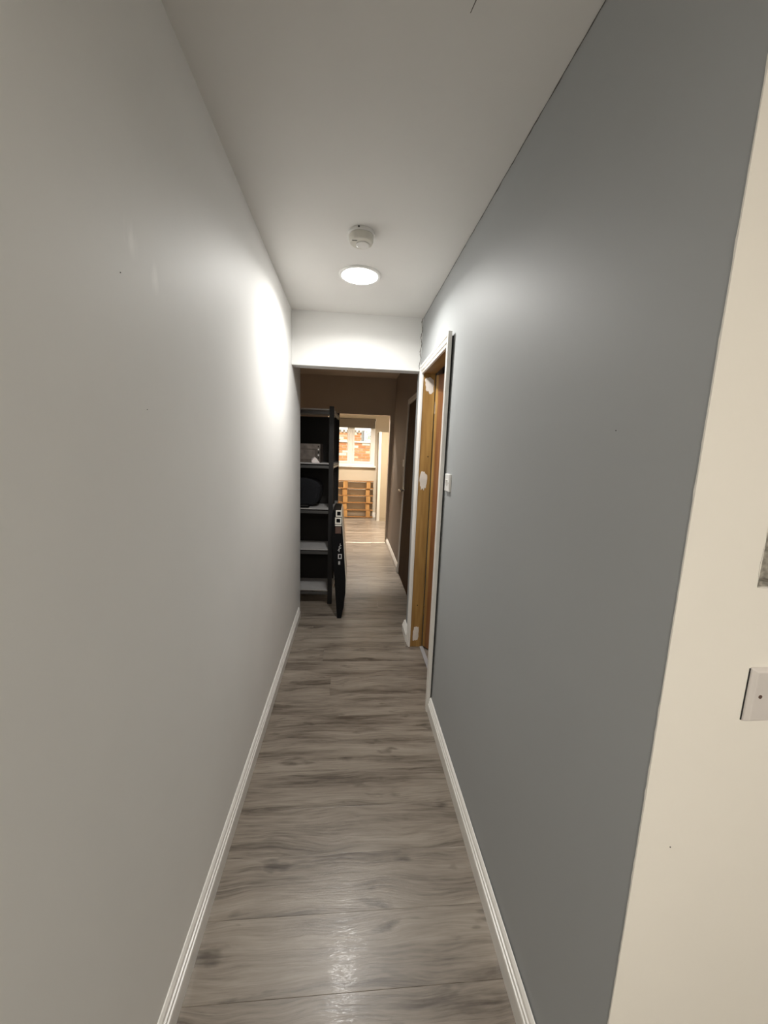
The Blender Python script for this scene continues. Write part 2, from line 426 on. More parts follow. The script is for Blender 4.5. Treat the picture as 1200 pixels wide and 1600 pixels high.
# jagged paint line where cream meets grey
bm = bmesh.new(); prev = None
for k in range(161):
    z = 0.2 + 2.2 * k / 160; z = min(z, H - 0.001)
    wdt = 0.0005 + random.choice((0, 0.0003, 0.0007, 0.0014)) * random.random() + 0.0003 * (1 + math.sin(z * 9))
    a = bm.verts.new((xr(YC, z) - 0.0006, YC - 0.0016, z)); b = bm.verts.new((xr(YC + wdt, z) - 0.0006, YC + wdt, z))
    if prev: bm.faces.new((prev[0], a, b, prev[1]))
    prev = (a, b)
o = obj('paint_edge', bm, M['cream'], wall_cream)
sol = o.modifiers.new('solid', 'SOLIDIFY'); sol.thickness = 0.0005

# small nail holes and specks in the painted walls
def speck(parent, p, ax):
    obj('nail_hole', lathe(bmesh.new(), [(0.0010, 0.0004), (0.0009, -0.0009)] if ax == 'y' else [(0.0009, -0.0009), (0.0009, 0.0009)], p, ax, 10), M['dark'], parent)
speck(bpy.data.objects['wall_right'], (xr(0.695, 1.505), 0.695, 1.505), 'x')
speck(wall_cream, (0.5485, YC - 0.0015, 0.810), 'y')
speck(bpy.data.objects['wall_left'], (-0.43, 0.804, 1.760), 'x')
speck(bpy.data.objects['wall_left'], (-0.43, 0.871, 1.522), 'x')

# ---- header across the hallway and hall walls
struct(obj('wall_header', B(-0.43, 0.496, YH0, YH1, 2.037, 2.60), M['header'], bevel=0.002), 'white header panel hanging across the end of the hallway', 'wall')
struct(obj('wall_hall_left_header', B(-1.5, -0.43, 3.23, 3.33, 2.4, 2.56), M['taupe']), 'narrow strip above the hall side of the left wall', 'wall')
# wall at the end of the hall with an open doorway
OX0, OX1, OT = -0.36, 0.572, 2.01
bm = bmesh.new()
box(bm, -1.5, OX0, YB, YB + 0.11, 0, 2.70)
box(bm, OX0, 0.80, YB, YB + 0.11, OT, 2.70)
loft(bm, [[(OX1, YB, 0), (0.80, YB, 0), (0.80, YB + 0.11, 0), (OX1, YB + 0.11, 0)], [(OX1 + 0.016, YB, OT), (0.80, YB, OT), (0.80, YB + 0.11, OT), (OX1 + 0.016, YB + 0.11, OT)]])
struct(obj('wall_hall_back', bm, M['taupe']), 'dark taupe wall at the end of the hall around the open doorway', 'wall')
# hall right wall leans outwards; everything on it shares the frame
LEAN = Matrix.Translation((0.597, 0, 0)) @ Matrix.Rotation(0.0262, 4, 'Y')
def LB(x0, x1, y0, y1, z0, z1, bm=None):
    return box(bm or bmesh.new(), x0, x1, y0, y1, z0, z1, mtx=LEAN)
bm = bmesh.new()
LB(0, 0.09, YH1 - 0.09, 3.64, 0, 2.62, bm); LB(0, 0.09, 4.50, YB + 0.02, 0, 2.62, bm); LB(0, 0.09, 3.64, 4.50, 2.03, 2.62, bm)
struct(obj('wall_hall_right', bm, M['taupedim']), 'taupe right wall of the hall holding the dark door', 'wall')

# ---- far room shell
bm = bmesh.new()
WX0, WX1, WZ0, WZ1 = -0.78, 0.487, 1.17, 2.10
box(bm, -1.7, WX0, YF, YF + 0.25, 0, 2.72); box(bm, WX1, 1.4, YF, YF + 0.25, 0, 2.72)
box(bm, WX0, WX1, YF, YF + 0.25, 0, WZ0); box(bm, WX0, WX1, YF, YF + 0.25, WZ1, 2.72)
struct(obj('wall_far', bm, M['magnolia']), 'bright magnolia wall of the far room around the window', 'wall')
struct(obj('wall_far_left', B(-1.72, -1.60, YB, YF + 0.2, 0, 2.72), M['magnolia']), 'left wall of the far room', 'wall')
struct(obj('wall_far_right', B(1.30, 1.42, YB, YF + 0.2, 0, 2.72), M['magnolia']), 'right wall of the far room', 'wall')
bm = bmesh.new(); box(bm, -1.7, OX0 - 0.001, YB + 0.112, YB + 0.125, 0, 2.65); box(bm, OX1 + 0.02, 1.4, YB + 0.112, YB + 0.125, 0, 2.65)
struct(obj('wall_far_near', bm, M['magnolia']), 'far room side of the doorway wall', 'wall')
struct(obj('baseboard_far', B(-1.60, 1.30, YF - 0.016, YF, 0, 0.10), M['gloss'], bevel=0.003), 'white skirting under the far room window', 'skirting')

# ---- side room behind the ajar door, and the room the camera stands in
bm = bmesh.new()
box(bm, 0.58, 1.9, 0.64, 0.70, 0, H); box(bm, 1.84, 1.9, 0.70, 3.0, 0, H); box(bm, 0.70, 1.9, 2.94, 3.0, 0, H)
struct(obj('wall_side_room', bm, M['white']), 'walls of the side room behind the brown door', 'wall')
struct(obj('wall_rear', B(-0.55, 2.7, -2.82, -2.70, 0, H + 0.1), M['cream']), 'wall behind the camera', 'wall')
struct(obj('wall_rear_right', B(2.7, 2.82, -2.82, YC + 0.12, 0, H + 0.1), M['cream']), 'right wall of the room behind the camera', 'wall')

# ---- skirting boards
SK = [(0, 0), (0.018, 0), (0.018, 0.055), (0.0165, 0.0600), (0.0115, 0.0612), (0.0115, 0.067), (0.0145, 0.0695), (0.013, 0.0740), (0.0080, 0.0752), (0.0080, 0.081), (0.0105, 0.0835), (0.0085, 0.0885), (0.003, 0.0945), (0, 0.095)]
def skirt(name, y0, y1, fx, side, label, m='gloss', n=1, mtx=None, prof=SK):
    loops = []
    for k in range(n + 1):
        yy = y0 + (y1 - y0) * k / n
        l = [Vector((fx(yy) + side * t, yy, z)) for t, z in prof]
        loops.append([mtx @ p for p in l] if mtx else l)
    return struct(obj(name, loft(bmesh.new(), loops), M[m]), label, 'skirting')
skirt('baseboard_left', -2.0, 3.22, lambda y: -0.430, 1, 'white moulded skirting along the foot of the left wall')
skirt('baseboard_right', YC, 1.945, lambda y: xr(y, 0.05) - 0.001, -1, 'white moulded skirting along the foot of the grey wall', n=4)
skirt('baseboard_nib', 2.765, 2.965, lambda y: 0.474, -1, 'short white skirting stub beyond the brown doorway', prof=[(t * 1.5, z) for t, z in SK])
skirt('baseboard_hall', 4.542, YB, lambda y: 0.0, -1, 'white skirting along the hall wall beside the dark door', mtx=LEAN)

# ---- door_1: brown door standing ajar
AP = [(0, 0), (0, 0.012), (0.006, 0.014), (0.010, 0.010), (0.014, 0.010), (0.020, 0.016), (0.034, 0.018), (0.037, 0.0145), (0.041, 0.0145), (0.045, 0.019), (0.058, 0.019), (0.060, 0.016), (0.060, 0)]
def architraves(parent, xw, y0, y1, zt, m, sgn=-1, mtx=None, prof=AP, leg_m=None):
    """three mitred lengths around an opening y0..y1 up to zt on the plane x = xw"""
    T = (lambda p: mtx @ Vector(p)) if mtx else Vector
    near0 = [T((xw + sgn * t, y0 - w_, 0)) for w_, t in prof]; near1 = [T((xw + sgn * t, y0 - w_, zt + w_)) for w_, t in prof]
    far1 = [T((xw + sgn * t, y1 + w_, zt + w_)) for w_, t in prof]; far0 = [T((xw + sgn * t, y1 + w_, 0)) for w_, t in prof]
    obj('architrave', loft(bmesh.new(), [near0, near1]), leg_m or m, parent)
    obj('architrave', loft(bmesh.new(), [near1, far1]), m, parent)
    obj('architrave', loft(bmesh.new(), [far1, far0]), m, parent)
d1 = struct(empty('door_1', (0, 0, 0)), 'brown wooden door ajar in the patched timber frame on the right', 'door')
IY0, IY1, IZ = 2.010, 2.690, 1.985
architraves(d1, 0.4722, IY0, IY1, IZ, M['gloss'], mtx=Matrix(((1, 0, 0.003, 0), (0, 1, 0, 0), (0, 0, 1, 0), (0, 0, 0, 1))))
obj('gap_shade', B(0.4702, 0.500, 1.972, 1.977, 0, 2.03), M['dark'], d1)  # dark strip painting the shade in the gap behind the architrave
bm = bmesh.new()
box(bm, 0.470, 0.562, IY1 + 0.004, IY1 + 0.032, 0, IZ + 0.03)
lin = obj('lining', bm, M['oak'], d1, bevel=0.0015)
obj('lining', B(0.470, 0.562, IY0 - 0.032, IY0 - 0.004, 0, IZ + 0.03), M['oak'], d1, bevel=0.0015)
obj('lining_head', B(0.470, 0.562, IY0 - 0.004, IY1 + 0.004, IZ + 0.004, IZ + 0.03), timber('stained_softwood_head', (0.20, 0.10, 0.03), (0.38, 0.22, 0.07), 1), d1, bevel=0.0015)
def patch(cx_, cz_, rx, rz, y, tilt=0.0, seed=0):
    r = random.Random(seed); n = 22; a0, a1 = [], []
    for k in range(n):
        a = 2 * math.pi * k / n; q = 1 + r.uniform(-0.20, 0.12)
        sx = math.copysign(abs(math.cos(a)) ** 0.85, math.cos(a)); sz = math.copysign(abs(math.sin(a)) ** 0.9, math.sin(a))
        x, z = rx * q * sx, rz * q * sz
        a0.append((cx_ + x + tilt * z, y, cz_ + z)); a1.append((cx_ + 0.93 * x + tilt * z * 0.93, y - 0.0016, cz_ + 0.95 * z))
    return loft(bmesh.new(), [a0, a1])
PY = IY1 + 0.0045
for i, (px, pz, rx, rz, tl) in enumerate(((0.524, 1.915, 0.034, 0.055, -0.15), (0.513, 1.262, 0.029, 0.070, 0.0), (0.512, 0.105, 0.024, 0.066, 0.05))):
    tag(obj('filler_patch', patch(px, pz, rx, rz, PY, tl, 11 + i), M['filler'], lin), 'dried white filler on the brown timber')
for (px, pz) in ((0.537, 1.43), (0.515, 0.33)):
    obj('nail_hole', lathe(bmesh.new(), [(0.0045, 0), (0.0045, -0.001)], (px, PY, pz), 'y', 12), M['dark'], lin)
piv = Matrix.Translation((0.566, IY1, 0)) @ Matrix.Rotation(math.radians(28), 4, 'Z')
leaf = obj('door_leaf', B(0.0, 0.038, -0.665, -0.002, 0.012, IZ - 0.004, mtx=piv), M['mahog'], d1, bevel=0.002)
obj('edge_lipping', B(-0.0008, 0.0, -0.030, -0.003, 0.013, IZ - 0.006, mtx=piv), M['oak'], leaf)
for z in (0.25, 1.72):
    obj('hinge', B(-0.004, 0.0, -0.010, 0.0, z, z + 0.08, mtx=piv), M['chrome'], leaf, bevel=0.001)
struct(obj('trim_1', B(0.546, 0.572, IY0, IY1, 0, 0.006), M['greystrip'], bevel=0.002), 'grey vinyl threshold strip under the brown door', 'threshold')

# ---- door_2: dark flush door in the hall
d2 = struct(empty('door_2'), 'dark brown flush door on the right side of the hall', 'door')
architraves(d2, 0.0, 3.66, 4.48, 2.0, M['dulltrim'], mtx=LEAN, prof=[(w_, t * 0.5) for w_, t in AP])
bm = bmesh.new(); LB(0.0, 0.09, 4.48, 4.50, 0, 2.03, bm); LB(0.0, 0.09, 3.64, 3.66, 0, 2.03, bm); LB(0.0, 0.09, 3.66, 4.48, 2.0, 2.03, bm)
obj('lining', bm, M['dulltrim'], d2)
lf = obj('door_leaf', LB(0.002, 0.040, 3.663, 4.477, 0.006, 1.997), M['darkdoor'], d2, bevel=0.0015)
bm = bmesh.new()
lathe(bm, [(0.025, 0), (0.025, -0.008), (0.012, -0.010), (0.012, -0.055), (0.011, -0.060)], LEAN @ Vector((0.001, 4.425, 1.02)), 'x', 20)
bx = LEAN @ Vector((-0.058, 4.425, 1.02))
loft(bm, [[bx + Vector((0.012 * math.cos(a), 0.012, 0.012 * math.sin(a))) for a in [2 * math.pi * k / 12 for k in range(12)]],
          [bx + Vector((0.012 * math.cos(a), -0.05, 0.011 * math.sin(a))) for a in [2 * math.pi * k / 12 for k in range(12)]],
          [bx + Vector((0.006 + 0.006 * math.cos(a), -0.115, 0.006 * math.sin(a) - 0.002)) for a in [2 * math.pi * k / 12 for k in range(12)]]])
obj('handle', bm, M['chrome'], lf, smooth=False)
struct(obj('trim_2', B(OX0, OX1, YB - 0.015, YB + 0.02, 0, 0.006), M['alu'], bevel=0.002), 'pale metal threshold bar across the open doorway of the far room', 'threshold')

# ---- cracks in the paint along the ceiling line and beside the header
bm = bmesh.new(); prev = None
for k in range(121):
    yy = YC + 0.02 + (YH0 - YC - 0.02) * k / 120
    wd = max(0.0006, 0.0022 + 0.0014 * math.sin(k * 0.9) + random.uniform(-0.0015, 0.0022))
    dz = random.uniform(0, 0.0015)
    a = bm.verts.new((xr(yy, H) - 0.0008, yy, H - 0.0008 - dz)); b = bm.verts.new((xr(yy, H) - 0.0008, yy, H - 0.0008 - dz - wd))
    if prev: bm.faces.new((prev[0], a, b, prev[1]))
    prev = (a, b)
crk = bmesh.ops.extrude_face_region(bm, geom=list(bm.faces))
for v in crk['geom']:
    if isinstance(v, bmesh.types.BMVert): v.co.x -= 0.0006
struct(obj('trim_3', bm, M['crack']), 'ragged crack line where the grey wall meets the ceiling', 'crack')
bm = bmesh.new(); prev = None
for k in range(41):
    z = 2.05 + 0.345 * k / 40
    xx = xr(YH0, z) - 0.005 - 0.004 * math.sin(k * 0.55) - random.uniform(0, 0.003)
    wd = 0.0025 + random.uniform(0, 0.003)
    a = bm.verts.new((xx - wd / 2, YH0 - 0.0012, z)); b = bm.verts.new((xx + wd / 2, YH0 - 0.0012, z))
    if prev: bm.faces.new((prev[0], a, b, prev[1]))
    prev = (a, b)
crk = bmesh.ops.extrude_face_region(bm, geom=list(bm.faces))
for v in crk['geom']:
    if isinstance(v, bmesh.types.BMVert): v.co.y += 0.0009
struct(obj('trim_4', bm, M['crack']), 'wavy plaster crack at the right end of the header', 'crack')
bm = bmesh.new()
loft(bm, [[(0.247, 0.92, H - 0.0004), (0.2495, 0.92, H - 0.0004), (0.2495, 0.92, H + 0.001), (0.247, 0.92, H + 0.001)], [(0.2375, 0.975, H - 0.0004), (0.239, 0.975, H - 0.0004), (0.239, 0.975, H + 0.001), (0.2375, 0.975, H + 0.001)]])
struct(obj('trim_5', bm, M['crack']), 'short dark scratch on the ceiling near the top of the picture', 'scratch')

# ------------------------------------------------------------------ ceiling fittings
def panel_light(x, y, z, r, m, label, spec, col):
    t = tag(empty('ceiling_light', (x, y, z)), label, 'light')
    bm = bmesh.new()
    n = 56; loops = []
    for rr, hh in ((r - 0.016, 0), (r, 0), (r, -0.004), (r - 0.004, -0.008), (r - 0.016, -0.0085), (r - 0.020, -0.004)):
        loops.append([(rr * math.cos(2 * math.pi * k / n), rr * math.sin(2 * math.pi * k / n), hh) for k in range(n)])
    v = [[bm.verts.new(p) for p in l] for l in loops]
    for a, b in zip(v, v[1:] + v[:1]):
        for i in range(n): bm.faces.new((a[i], a[(i + 1) % n], b[(i + 1) % n], b[i]))
    obj('rim', bm, M['plastic'], t, smooth=False)
    obj('diffuser', lathe(bmesh.new(), [(r - 0.0205, -0.001), (r - 0.0205, -0.0075), (r - 0.025, -0.0105), (r - 0.040, -0.0125), (0.02, -0.0135)], (0, 0, 0), n=n), m, t)
    ld = bpy.data.lights.new('panel_lens', 'AREA'); ld.shape = 'DISK'; ld.size = 2 * (r - 0.026)
    ld.energy = spec[1]; ld.spread = math.radians(spec[2]); ld.color = col
    lo = bpy.data.objects.new('panel_lens', ld); COL.objects.link(lo); lo.parent = t; lo.location = (0, 0, -0.0150)
    return t
panel_light(0.026, 2.272, H, 0.115, M['lamp_hall'], 'round flush ceiling light glowing white in front of the header', LAMP_HALL, (1.0, 0.985, 0.95))
panel_light(0.45, 6.79, 2.60, 0.11, M['lamp_back'], 'round flush ceiling light of the far room', LAMP_BACK, (1.0, 0.88, 0.74))
panel_light(0.05, -1.35, H, 0.15, M['fill_rear'], 'unseen ceiling fill light added behind the camera', FILL_REAR, (1.0, 0.94, 0.85))

sm = tag(empty('smoke_detector', (0.024, 1.862, H)), 'round white smoke detector on the ceiling beside the light', 'smoke detector')
obj('base', lathe(bmesh.new(), [(0.058, 0), (0.060, -0.002), (0.060, -0.010), (0.057, -0.013)], (0, 0, 0), n=48), M['plastic'], sm)
obj('body', lathe(bmesh.new(), [(0.052, -0.013), (0.054, -0.016), (0.0535, -0.034), (0.050, -0.042), (0.047, -0.044)], (0, 0, 0), n=48), M['agedplastic'], sm)
obj('sounder_cap', lathe(bmesh.new(), [(0.030, -0.0438), (0.030, -0.047), (0.027, -0.0485)], (0.008, 0.006, 0), n=32), M['plastic'], sm)
obj('vent_slot', B(-0.040, -0.018, -0.026, -0.023, -0.0452, -0.0436), M['dark'], sm)
obj('screw_hole', lathe(bmesh.new(), [(0.004, 0), (0.004, -0.0012)], (-0.012, -0.0597, -0.006), 'y', 12), M['dark'], sm)

# ------------------------------------------------------------------ switches
sw = tag(empty('light_switch', (xr(1.872, 1.31), 1.872, 1.312)), 'white light switch on the grey wall beside the brown doorway', 'switch')
obj('plate', B(-0.011, 0.001, -0.043, 0.043, -0.043, 0.043), M['plastic'], sw, bevel=0.003)
obj('rocker', loft(bmesh.new(), [[(-0.011, -0.009, -0.014), (-0.0125, -0.009, -0.014), (-0.018, -0.009, 0.014), (-0.011, -0.009, 0.014)], [(-0.011, 0.009, -0.014), (-0.0125, 0.009, -0.014), (-0.018, 0.009, 0.014), (-0.011, 0.009, 0.014)]]), M['plastic'], sw)
for yy in (-0.030, 0.030):
    obj('screw', lathe(bmesh.new(), [(0.0035, -0.0105), (0.0035, -0.0118)], (0, yy, 0), 'x', 12), M['dulltrim'], sw)

s2 = tag(empty('wall_switch', (0.679, YC, 1.090)), 'pinkish white switch plate on the cream wall at the right edge', 'switch')
obj('plate', loft(bmesh.new(), [[(-0.046, 0, -0.046), (0.046, 0, -0.046), (0.046, 0, 0.046), (-0.046, 0, 0.046)], [(-0.046, -0.004, -0.046), (0.046, -0.004, -0.046), (0.046, -0.004, 0.046), (-0.046, -0.004, 0.046)], [(-0.0405, -0.010, -0.0415), (0.0405, -0.010, -0.0415), (0.0405, -0.010, 0.0415), (-0.0405, -0.010, 0.0415)]]), M['greyplate'], s2, bevel=0.0016)
obj('rocker', loft(bmesh.new(), [[(-0.012, -0.009, -0.016), (0.012, -0.009, -0.016), (0.012, -0.009, 0.016), (-0.012, -0.009, 0.016)], [(-0.011, -0.014, -0.015), (0.011, -0.014, -0.015), (0.011, -0.011, 0.015), (-0.011, -0.011, 0.015)]]), M['rocker'], s2)
for xx in (-0.030, 0.030):
    obj('screw', lathe(bmesh.new(), [(0.0032, -0.0095), (0.0032, -0.0104)], (xx, 0, 0), 'y', 14), M['strap'], s2)
obj('shadow_gap', B(-0.0478, -0.045, -0.0025, 0.0, -0.045, 0.044), M['dark'], s2)

s3 = tag(empty('light_switch', tuple(LEAN @ Vector((0.0, 4.60, 1.33)))), 'small pale light switch past the dark hall door', 'switch')
obj('plate', B(-0.010, 0.002, -0.043, 0.043, -0.043, 0.043), M['plastic'], s3, bevel=0.002)
obj('rocker', B(-0.016, -0.009, -0.007, 0.007, -0.012, 0.012), M['plastic'], s3, bevel=0.001)

# ------------------------------------------------------------------ shelving unit in the hall
SHX, SHY = -0.160, 3.52
sh = tag(empty('shelving_unit', (SHX, SHY, 0), (0, 0, math.radians(-3))), 'tall black metal shelving unit with grey boards at the hall entrance', 'shelving')
SW, SD, SH = 0.78, 0.60, 1.835
def post(x, y, sx, sy):
    bm = bmesh.new()
    box(bm, min(x, x + sx * 0.040), max(x, x + sx * 0.040), min(y, y + sy * 0.002), max(y, y + sy * 0.002), 0, SH)
    box(bm, min(x, x + sx * 0.002), max(x, x + sx * 0.002), min(y + sy * 0.002, y + sy * 0.034), max(y + sy * 0.002, y + sy * 0.034), 0, SH)
    for k in range(34):                      # keyhole slots punched in the side flange
        z = 0.08 + k * 0.052
        box(bm, x + sx * -0.0004, x + sx * 0.0004, y + sy * 0.012, y + sy * 0.020, z, z + 0.018)
    o = obj('post', bm, M['steel'], sh)
    return o
post(0, 0, -1, 1); post(-SW, 0, 1, 1); post(0, SD, -1, -1); post(-SW, SD, 1, -1)
LV = [1.812, 1.335, 0.920, 0.535, 0.140]
for z in LV:
    obj('shelf_board', B(-SW + 0.004, -0.004, 0.004, SD - 0.004, z - 0.010, z), M['board'], sh)
    for (y0, y1) in ((0.0021, 0.012), (SD - 0.012, SD - 0.0021)):
        obj('beam', B(-SW + 0.002, -0.002, y0, y1, z - 0.048, z - 0.022), M['steelgrey'], sh, bevel=0.002)
    for x0 in (-0.012, -SW + 0.002):
        bm = bmesh.new(); box(bm, x0, x0 + 0.0098, 0.036, SD - 0.036, z - 0.018, z - 0.0105); box(bm, x0, x0 + 0.0098, 0.036, SD - 0.036, z - 0.046, z - 0.026)
        obj('side_beam', bm, M['litbeam'], sh)
for (za, zb) in zip(LV[1:], LV[:-1]):
    obj('dark_backing', B(-SW + 0.004, -0.014, 0.335, 0.341, za + 0.001, zb - 0.0485), M['darkbacking'], sh)  # added dark sheet that keeps the shelf interior black

# on the shelves
def on_shelf(name, x, y, level, label, cat, rz=0.0):
    p = sh.matrix_basis @ Vector((x, y, 0)); z = LV[level]
    return tag(empty(name, (p.x, p.y, z + 0.0008), (0, 0, math.radians(-3 + rz))), label, cat)
bpy.context.view_layer.update()
c = on_shelf('cardboard_box', -0.33, 0.20, 1, 'dim printed cardboard box on the second shelf down', 'box')
obj('carton', B(-0.20, 0.20, -0.11, 0.11, 0, 0.170), M['carton'], c, bevel=0.002)
obj('flap', B(-0.20, 0.20, -0.112, -0.11, 0.125, 0.168), M['cartonlight'], c)
obj('print_panel', B(0.02, 0.15, -0.112, -0.11, 0.03, 0.115), M['cartonlight'], c)
for k in range(5):
    obj('print_mark', B(0.178, 0.190, -0.1125, -0.11, 0.035 + k * 0.026, 0.049 + k * 0.026), M['ink'] if k % 2 else M['dark'], c)
c = on_shelf("crumpled_paper", -0.170, 0.045, 1, 'small crumpled white paper in front of the cardboard box', 'paper', 20)
bm = bmesh.new(); r = random.Random(3)
prof = [(-0.034, 0.012), (-0.022, 0.036), (-0.006, 0.048), (0.012, 0.034), (0.030, 0.010), (0.034, 0.0), (-0.030, 0.0)]
loft(bm, [[(x + r.uniform(-.003, .003), yy, z + (r.uniform(0, .004) if z else 0)) for x, z in prof] for yy in (-0.028, -0.008, 0.012, 0.028)])
obj('sheet', bm, M['paper'], c)
bm = bmesh.new(); box(bm, -0.010, 0.012, -0.0295, -0.028, 0.008, 0.024)
obj('fold', bm, M['plastic'], c)
c = on_shelf('black_bag', -0.40, 0.20, 2, 'dark navy holdall on the third shelf down', 'bag')
bm = bmesh.new()
lps = []
for yy, s in ((-0.125, 0.90), (-0.11, 1.0), (0.10, 1.0), (0.12, 0.92)):
    l = []
    for k in range(24):
        a = 2 * math.pi * k / 24
        sx = math.copysign(abs(math.cos(a)) ** 0.55, math.cos(a)); sz = math.copysign(abs(math.sin(a)) ** 0.6, math.sin(a))
        l.append((0.27 * s * sx + 0.006 * math.sin(5 * a), yy, 0.135 + 0.135 * s * sz))
    lps.append(l)
loft(bm, lps); obj('body', bm, M['navy'], c, smooth=False)
bm = bmesh.new(); prev = None
pts = [(-0.10, -0.128, 0.17), (-0.09, -0.134, 0.08), (-0.03, -0.138, 0.05), (0.04, -0.138, 0.05), (0.10, -0.134, 0.09), (0.11, -0.128, 0.17)]
loft(bm, [[(x, yy, z - 0.012), (x, yy - 0.004, z - 0.012), (x, yy - 0.004, z + 0.012), (x, yy, z + 0.012)] for x, yy, z in pts])
obj('carry_strap', bm, M['black'], c)
c = on_shelf('black_pouch', -0.265, 0.035, 2, 'small flat black pouch at the left front of the third shelf', 'pouch')
obj('body', B(-0.05, 0.045, -0.028, 0.028, 0, 0.032), M['black'], c, bevel=0.009, seg=3)
obj('zip', B(-0.040, 0.035, -0.0292, -0.0275, 0.020, 0.024), M['steelgrey'], c)

# ------------------------------------------------------------------ slim black case leaning on the shelving
cs = tag(empty('slim_case', (-0.076, 3.20, 0)), 'tall slim black case with silver rim leaning against the shelving', 'case')
prof = [(-0.095, 0.0), (-0.060, 0.0), (-0.040, 0.10), (-0.026, 0.234), (-0.027, 0.35), (-0.044, 0.58), (-0.060, 0.775), (-0.068, 0.90), (-0.078, 0.945), (-0.140, 0.952), (-0.150, 0.93), (-0.152, 0.80), (-0.150, 0.662), (-0.138, 0.50), (-0.124, 0.378), (-0.110, 0.18)]
off = Vector((0.076, 0, 0))
bm = loft(bmesh.new(), [[Vector((x + (0.004 if x < -0.09 else -0.004), yy0, z)) + off if e_ else Vector((x, yy0, z)) + off for x, z in prof] for yy0, e_ in ((0.0, 1), (0.006, 0), (0.475, 0), (0.48, 1))])
obj('shell', bm, M['black'], cs)
rimp = prof[3:9]
bm = loft(bmesh.new(), [[(x + 0.0765, 0.004, z), (x + 0.0825, 0.004, z), (x + 0.0825, 0.47, z), (x + 0.0765, 0.47, z)] for x, z in rimp])
obj('rim', bm, M['silver'], cs)
def frame(x0, x1, z0, z1, t, name, m):
    bm = bmesh.new(); y0, y1 = -0.010, 0.001
    box(bm, x0, x0 + t, y0, y1, z0, z1); box(bm, x1 - t, x1, y0, y1, z0, z1); box(bm, x0 + t, x1 - t, y0, y1, z0, z0 + t); box(bm, x0 + t, x1 - t, y0, y1, z1 - t, z1)
    obj(name, bm, m, cs)
frame(-0.042, 0.008, 0.903, 0.958, 0.010, 'buckle', M['buckle'])
frame(-0.048, 0.006, 0.842, 0.897, 0.011, 'buckle', M['buckle'])
obj('strap_end', B(-0.045, 0.004, -0.006, 0.001, 0.758, 0.818), M['strap'], cs, bevel=0.003)
obj('keeper', B(-0.048, 0.008, -0.009, 0.001, 0.824, 0.836), M['buckle'], cs, bevel=0.002)
# white printed marks on the narrow side: strokes, a square ring, two bars
Y0, Y1 = -0.0012, 0.0006
def stroke(x0, z0, x1, z1, t=0.004):
    d = Vector((x1 - x0, 0, z1 - z0)).normalized(); n_ = Vector((-d.z, 0, d.x)) * t / 2
    a, b = Vector((x0, 0, z0)), Vector((x1, 0, z1)); q = [a - n_, b - n_, b + n_, a + n_]
    return [[p + Vector((0, Y0, 0)) for p in q], [p + Vector((0, Y1, 0)) for p in q]]
for st in ((-0.022, 0.610, -0.012, 0.622), (-0.010, 0.600, -0.010, 0.648), (-0.004, 0.628, 0.006, 0.636), (0.002, 0.655, 0.007, 0.655, 0.006), (-0.004, 0.640, -0.002, 0.672, 0.003), (-0.012, 0.487, -0.012, 0.517, 0.005), (-0.003, 0.487, -0.003, 0.517, 0.005)):
    obj('printed_mark', loft(bmesh.new(), stroke(*st)), M['ink'], cs)
bm = bmesh.new()
ring = []
for (m_, yy) in ((0, Y1), (0, Y0), (0.007, Y0), (0.007, Y1)):
    ring.append([bm.verts.new((x, yy, z)) for x, z in ((-0.019 + m_, 0.538 + m_), (0.013 - m_, 0.538 + m_), (0.013 - m_, 0.580 - m_), (-0.019 + m_, 0.580 - m_))])
for a_, b_ in zip(ring, ring[1:] + ring[:1]):
    for i in range(4): bm.faces.new((a_[i], a_[(i + 1) % 4], b_[(i + 1) % 4], b_[i]))
obj('printed_mark', bm, M['ink'], cs)

# ------------------------------------------------------------------ far room: window, blind, pallet, cupboard
wn = struct(empty('window_1', (0, YF, 0)), 'white plastic casement window onto the brick yard', 'window')
fy0, fy1 = -0.035, 0.045
def wframe(name, x0, x1, z0, z1, t, y0=fy0, y1=fy1, bv=0.004, tb=None):
    tb = tb or t
    bm = bmesh.new()
    for a in ((x0, x0 + t, z0, z1), (x1 - t, x1, z0, z1), (x0 + t, x1 - t, z0, z0 + tb), (x0 + t, x1 - t, z1 - t, z1)):
        box(bm, a[0], a[1], y0, y1, a[2], a[3])
    return obj(name, bm, M['upvc'], wn, bevel=bv)
wframe('outer_frame', WX0 - 0.03, WX1 + 0.025, WZ0 - 0.03, WZ1 + 0.03, 0.055)
obj('mullion', B(-0.045, 0.020, fy0 + 0.004, fy1 - 0.002, WZ0 + 0.025, WZ1 - 0.025), M['upvc'], wn, bevel=0.006)
for (a, b) in ((WX0 + 0.025, -0.046), (0.021, WX1 - 0.030)):
    s_ = wframe('sash', a, b, WZ0 + 0.026, WZ1 - 0.026, 0.042, fy0 - 0.008, fy1 - 0.010)
    obj('pane', B(a + 0.040, b - 0.040, 0.000, 0.006, WZ0 + 0.064, WZ1 - 0.064), M['glass'], s_)
obj('handle', B(-0.068, -0.056, -0.060, -0.042, 1.52, 1.63), M['upvc'], wn, bevel=0.003)
obj('sill', B(WX0 - 0.05, WX1 + 0.05, -0.075, -0.003, WZ0 - 0.062, WZ0 - 0.031), M['upvc'], wn, bevel=0.004)
bl = tag(empty('roller_blind', (0, YF - 0.07, 0)), 'taupe roller blind rolled down over the top of the window', 'blind')
bm = lathe(bmesh.new(), [(0.024, -0.82), (0.024, 0.515)], (0, 0, 2.128), 'x', 20)
obj('roller', bm, M['blind'], bl)
obj('fabric', B(-0.80, 0.500, -0.027, -0.024, 1.965, 2.128), M['blind'], bl)
obj('bottom_bar', B(-0.80, 0.500, -0.031, -0.020, 1.950, 1.968), M['blind'], bl, bevel=0.003)
